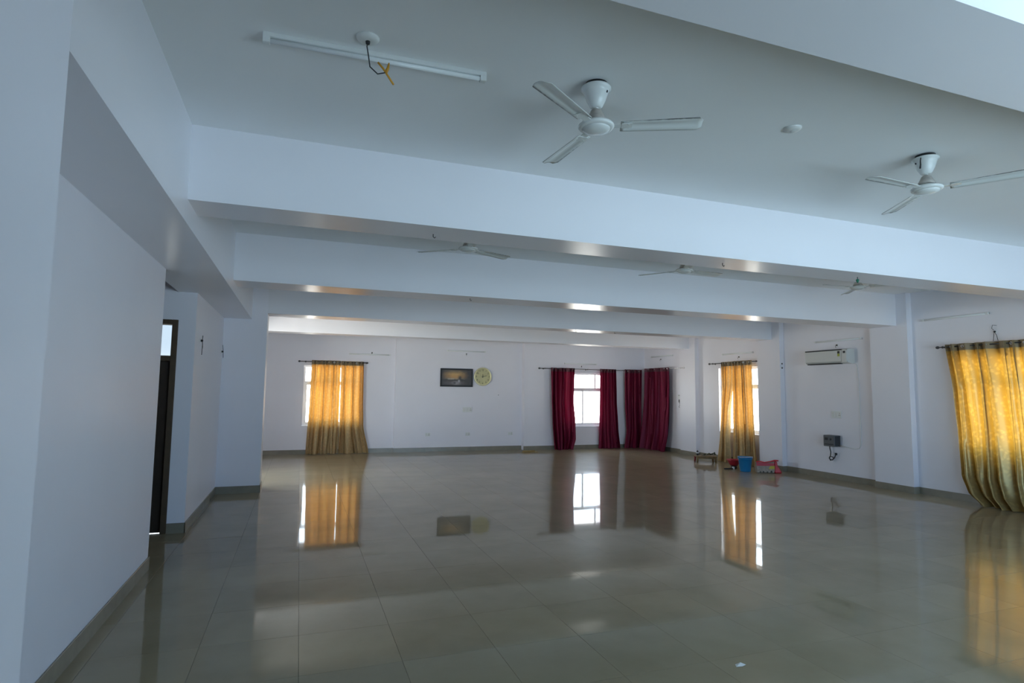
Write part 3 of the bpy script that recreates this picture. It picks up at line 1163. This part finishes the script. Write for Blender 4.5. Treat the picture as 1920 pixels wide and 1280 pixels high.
def switch_plate(name, label, loc, rz, w, h, toggles, sockets=0, cat='switch', group=None):
    root = thing(name, label, cat, loc, rz, group)
    MB().cbox(-w / 2, w / 2, 0, .012, -h / 2, h / 2, .003).build('face_plate', M['white'], root)
    n = toggles + sockets
    for k in range(n):
        x = -w / 2 + w * (k + .5) / n
        if k < sockets:
            s = MB().cbox(x - w / n * .4, x + w / n * .4, .011, .015, -h * .36, h * .36, .002).build('socket_insert', M['cream'], root)
            for dx, dz in ((0, .02), (-.012, -.012), (.012, -.012)):
                MB().lathe([(.006, .0145), (.006, .0158)], (x + dx, 0, dz), 10, axis='y').build('pin_hole', M['black'], s)
        else:
            MB().cbox(x - w / n * .36, x + w / n * .36, .011, .019, -h * .30, h * .30, .003).build('rocker', M['cream'], root)
    return root


switch_plate('switchboard', 'white switchboard on the far wall below the painting and clock', (4.29, 15.35, 1.10), FAR, .26, .14, 2, 1)
for x, lb in ((3.22, 'low wall socket left of the switchboard on the far wall'), (4.31, 'low wall socket right under the switchboard'), (5.53, 'low wall socket near the step of the far wall')):
    switch_plate('wall_socket', lb, (x, 15.35, .445), FAR, .13, .09, 1, 1, 'socket', 'low sockets on the far wall')
switch_plate('switchboard', 'white switchboard between the air conditioner and the stabiliser', (XR, 8.49, 1.235), RIGHT, .22, .14, 2, 1)
tag(MB().lathe([(.011, 0), (.009, .012), (.003, .013)], (0, 0, 0), 10, axis='y').build('wall_nail', M['steel']), 'single nail in the far wall right of the clock', 'nail')
o = bpy.data.objects['wall_nail']
o.location = (5.17, 15.35, 1.50)
o.rotation_euler = (0, 0, FAR)
# open junction box on the right wall before the corner
jb = thing('junction_box', 'open wiring box with a looped cable beside the maroon corner curtain', 'junction box', (XR, 13.40, 1.42), RIGHT)
MB().cbox(-.10, .10, 0, .010, .03, .15, .003).build('face_plate', M['white'], jb)
MB().cbox(-.08, .06, .008, .02, -.06, .02, .004).build('terminal_strip', M['grey'], jb)
for k in range(4):
    MB().lathe([(.010, .009), (.010, .013)], (-.07 + .045 * k, 0, .13), 8, axis='y').build('knock_out', M['grey'], jb)
MB().tube([(.02, .02, -.05), (-.02, .03, -.12), (.03, .03, -.18), (-.06, .025, -.22), (-.16, .02, -.16), (-.17, .012, .1), (-.17, .010, .55)], .006, 7).build('cable', M['grey'], jb)

# ------------------------------------------------------------------ air conditioner, stabiliser
ac = thing('air_conditioner', 'white split air conditioner high on the right wall', 'air conditioner', (XR, 8.535, 2.335), RIGHT)
# x: -.48 is the near end; the body profile is rounded
prof = [(0, -.135), (.10, -.135), (.165, -.120), (.195, -.085), (.20, -.02), (.195, .10), (.175, .128), (.14, .138), (0, .138)]


def extr(x0, x1, pr):
    m = MB()
    n = len(pr)
    m.add([(x0, y, z) for y, z in pr] + [(x1, y, z) for y, z in pr],
          [(i, (i + 1) % n, n + (i + 1) % n, n + i) for i in range(n)] + [tuple(range(n))[::-1], tuple(range(n, 2 * n))])
    return m


extr(-.475, .475, prof).build('body', M['acwhite'], ac)
MB().cbox(-.36, .470, .196, .208, -.095, .112, .004).build('front_panel', M['acwhite'], ac)
MB().cbox(-.36, .470, .150, .203, .116, .136, .003).build('top_grille', M['dgrey'], ac)
MB().cbox(-.30, .43, .095, .192, -.142, -.124, .003).build('air_louvre', M['black'], ac)
MB().cbox(-.478, -.372, .196, .210, -.118, .126, .008).build('end_panel', M['acwhite'], ac)
MB().cbox(-.455, -.405, .209, .212, .055, .095, .001).build('display', M['dgrey'], ac)
st = MB().box(-.335, -.285, .2082, .2096, .00, .05).build('sticker', M['sticker'], ac)
MB().box(-.335, -.285, .2082, .2098, .052, .098).build('sticker_head', M['print'], ac)

stb = thing('voltage_stabiliser', 'small grey stabiliser box with a knotted black flex on the right wall', 'stabiliser', (XR, 8.55, .735), RIGHT)
MB().cbox(-.125, .125, 0, .16, -.105, .105, .008).build('case', M['grey'], stb)
MB().cbox(-.13, -.124, .02, .14, -.09, .09, .002).build('dark_side', M['dgrey'], stb)  # darker plate on the near side of the case
MB().cbox(.02, .09, .158, .164, .01, .06, .002).build('meter', M['black'], stb)
MB().lathe([(.020, .158), (.018, .172), (.004, .173)], (-.04, 0, .03), 16, axis='y').build('knob', M['dgrey'], stb)
MB().cbox(-.10, .10, .158, .162, -.075, -.055, .001).build('label_strip', M['dgrey'], stb)
fl = MB().tube([(.07, .06, -.10), (.06, .07, -.15), (.05, .06, -.22), (.06, .06, -.29), (.09, .06, -.33), (.06, .065, -.38), (.0, .06, -.35), (-.01, .07, -.31), (.05, .075, -.30), (.08, .07, -.35), (.02, .065, -.37), (-.03, .06, -.32), (-.06, .06, -.25)], .009, 8)
fl.cbox(-.085, -.045, .045, .075, -.27, -.225, .005)
fl.build('knotted_flex', M['black'], stb)
tag(MB().tube([(XR - .012, 8.035, 2.19), (XR - .012, 8.01, 2.15), (XR - .010, 7.99, 1.9), (XR - .010, 7.985, 1.5), (XR - .010, 7.98, 1.0), (XR - .010, 7.985, .72), (XR - .010, 8.02, .64), (XR - .012, 8.10, .615), (XR - .02, 8.22, .625), (XR - .03, 8.42, .66)], .0075, 8).build('power_cable', M['white']),
    'white cable running from the air conditioner down to the stabiliser', 'cable')

# ------------------------------------------------------------------ things on the floor
# low wooden stool with clutter
S0 = (9.06, 11.56, 0)
sr = math.radians(-24)
stool = thing('low_stool', 'low wooden stool with clutter beside the gold curtain', 'stool', S0, sr)
MB().cbox(-.235, .235, -.15, .15, .125, .150, .006).build('seat', M['wood'], stool)
for x, y, mt in ((-.205, -.12, 'wood'), (.205, -.12, 'wood'), (.205, .12, 'wood'), (-.205, .12, 'woodred')):
    MB().tube([(x * 1.04, y * 1.04, 0), (x * 1.01, y * 1.01, .05), (x, y, .126)], [.017, .023, .025], 10).build('leg', M[mt], stool)
for y in (-.12, .12):
    MB().cbox(-.185, .185, y - .010, y + .010, .090, .126, .003).build('apron', M['wood'], stool)


def on_stool(x, y, z=.1505):
    c, s = math.cos(sr), math.sin(sr)
    return (S0[0] + x * c - y * s, S0[1] + x * s + y * c, z)


jar = thing('small_jar', 'tiny dark pointed jar at the left end of the stool', 'jar', on_stool(-.17, .03))
MB().lathe([(.020, 0), (.026, .004), (.012, .018), (.036, .042), (.038, .05)], n=18).build('jar_base', M['dgrey'], jar)
MB().lathe([(.034, .05), (.034, .070), (.030, .074)], n=18).build('jar_band', M['white'], jar)
MB().lathe([(.030, .074), (.024, .090), (.010, .115), (.003, .122)], n=18).build('jar_lid', M['dgrey'], jar)


def sprig(label, loc, rz, n, seed):
    r = random.Random(seed)
    root = thing('dried_sprig', label, 'dried plant', loc, rz, 'dried sprigs on the stool')
    MB().tube([(-.09, 0, .006), (-.02, .01, .012), (.06, 0, .022), (.13, -.01, .018)], [.005, .005, .004, .002], 6).build('twig', M['twig'], root)
    for k in range(n):
        x = -.07 + .18 * k / n + r.uniform(-.01, .01)
        a = r.uniform(0, 2 * PI)
        L_ = r.uniform(.06, .10)
        w = r.uniform(.015, .026)
        e = r.uniform(.15, .9)
        dx, dy, dz = math.cos(a) * math.cos(e), math.sin(a) * math.cos(e), math.sin(e)
        nx_, ny_ = -math.sin(a), math.cos(a)
        b = Vector((x, 0, .012))
        m = MB()
        ax = Vector((dx, dy, dz))
        sd = Vector((nx_, ny_, 0))
        P = [b, b + ax * L_ * .35 + sd * w, b + ax * L_ * .7 + sd * w * .7, b + ax * L_ - Vector((0, 0, .01)), b + ax * L_ * .7 - sd * w * .7, b + ax * L_ * .35 - sd * w, b + ax * L_ * .5 + Vector((0, 0, .006))]
        P = [Vector((p.x, p.y, max(p.z, .003))) for p in P]
        m.add(P, [(0, 1, 6), (1, 2, 6), (2, 3, 6), (3, 4, 6), (4, 5, 6), (5, 0, 6)], True)
        lo = m.build('leaf', M['leaf'], root)
        lo.modifiers.new('thickness', 'SOLIDIFY').thickness = .002
    return root


sprig('dark dried sprig lying at the middle of the stool', on_stool(.0, -.07), sr + .1, 9, 2)
sprig('dried sprig overhanging the right end of the stool', on_stool(.175, .06, .152), sr - .15, 11, 5)
pb = thing('matchbox', 'small pale box on the stool next to the jar', 'box', on_stool(-.07, -.03), sr + .4)
MB().cbox(-.026, .026, -.018, .018, 0, .03, .002).build('box_sleeve', M['bagwhite'], pb)
MB().cbox(-.028, .028, -.014, .014, .003, .027, .002).build('box_tray', M['straw'], pb)

# blue bucket
bk = thing('bucket', 'blue plastic bucket on the floor before the gold curtain', 'bucket', (8.83, 9.98, 0), 0)
MB().lathe([(.001, .012), (.094, .012), (.096, .0), (.103, .0), (.106, .02), (.140, .285), (.150, .288), (.152, .300), (.138, .300), (.135, .285), (.101, .022), (.001, .020)], n=36, cap=False).build('bucket_body', M['blue'], bk)
MB().lathe([(.139, .255), (.147, .258), (.149, .272), (.142, .276)], n=36, cap=False).build('rim_band', M['blue'], bk)
hp = [(.152 * math.cos(t), -.152 * math.sin(t) * .98, .292 + .016 * math.sin(t)) for t in [PI * k / 14 for k in range(15)]]
MB().tube(hp, .0045, 8).build('handle', M['white'], bk)
for s in (-1, 1):
    MB().cbox(s * .149 - .012, s * .149 + .012, -.016, .016, .270, .296, .003).build('handle_lug', M['blue'], bk)

# red tub behind the bucket
tb = thing('plastic_tub', 'red plastic tub half hidden left of the blue bucket', 'tub', (8.93, 10.44, 0), .3)
MB().lathe([(.001, .07), (.07, .07), (.075, .06), (.10, .10), (.135, .175), (.150, .178), (.150, .190), (.130, .188), (.09, .105), (.001, .085)], n=30, cap=False).build('tub_body', M['pinkred'], tb)
MB().lathe([(.062, .0), (.066, .03), (.058, .068)], n=24).build('tub_foot', M['dgrey'], tb)
gr = MB()
gr.cbox(-.18, -.135, -.03, .03, .176, .19, .004)
gr.build('tub_handle', M['pinkred'], tb)
br = thing('floor_brush', 'dark stick and white bracket lying left of the bucket', 'brush', (8.76, 10.33, 0), -.15)
MB().tube([(-.16, 0, .014), (.05, 0, .014)], .013, 8).build('brush_stick', M['black'], br)
MB().cbox(.04, .075, -.03, .03, 0, .05, .006).build('brush_bracket', M['white'], br)

# red bag right of the bucket
bg = thing('carrier_bag', 'red carrier bag with yellow and white print slumped beside the bucket', 'bag', (9.09, 9.67, 0), math.radians(-27))


def slab(pts, y0, y1, jit=0.0):
    n = len(pts)
    m = MB()
    m.add([(x, y0, z) for x, z in pts] + [(x, y1, z) for x, z in pts],
          [tuple(range(n)), tuple(range(n, 2 * n))[::-1]] + [(i, n + i, n + (i + 1) % n, (i + 1) % n) for i in range(n)])
    return m


body = slab([(-.20, .0), (.14, .0), (.155, .06), (.145, .15), (.15, .235), (.05, .215), (-.06, .20), (-.20, .225), (-.21, .1)], -.06, .07)
bo = body.build('bag_body', M['bagwhite'], bg)
bo.modifiers.new('soft', 'BEVEL').width = .015
slab([(-.205, .145), (.14, .150), (.145, .20), (-.205, .215)], -.068, -.058).build('red_band', M['pinkred'], bg)
slab([(.03, .085), (.145, .09), (.148, .155), (.06, .145)], -.067, -.058).build('yellow_print', M['yellow'], bg)
for x0, w_, h_ in ((-.15, .03, .022), (-.09, .035, .03), (-.01, .03, .024), (.06, .045, .04)):
    slab([(x0, .012), (x0 + w_, .012), (x0 + w_ * .8, .012 + h_), (x0 + w_ * .2, .012 + h_)], -.066, -.058).build('dark_print', M['print'], bg)
gu = slab([(.145, .0), (.30, .0), (.27, .06), (.215, .15), (.20, .245), (.15, .25), (.14, .13)], -.055, .065).build('bag_gusset', M['red'], bg)
gu.modifiers.new('soft', 'BEVEL').width = .02
MB().tube([(-.21, -.05, .22), (-.15, -.055, .235), (-.05, -.06, .215), (.06, -.06, .235), (.15, -.055, .26), (.22, -.04, .255), (.225, .03, .245)], [.012, .014, .013, .013, .015, .014, .010], 8).build('bag_handle', M['red'], bg)

# bits on the floor
mt = thing('rolled_mat', 'small straw coloured mat scrap on the floor at the far wall step', 'mat', (5.83, 14.60, 0), .05)
MB().cbox(-.22, .20, -.07, .07, 0, .014, .004).build('mat_sheet', M['straw'], mt)
MB().tube([(-.20, .05, .028), (.16, .06, .028)], .016, 8).build('mat_roll', M['straw'], mt)
pp = MB()
pp.add([(-.035, -.01, .001), (.0, -.022, .004), (.04, -.006, .001), (.022, .02, .006), (-.02, .016, .002), (.0, .0, .010)],
       [(0, 1, 5), (1, 2, 5), (2, 3, 5), (3, 4, 5), (4, 0, 5)])
po = pp.build('paper_scrap', M['paper'])
po.modifiers.new('thickness', 'SOLIDIFY').thickness = .0006
po.location = (2.52, 2.93, .0)
tag(po, 'tiny crumpled white paper scrap on the near floor', 'paper')
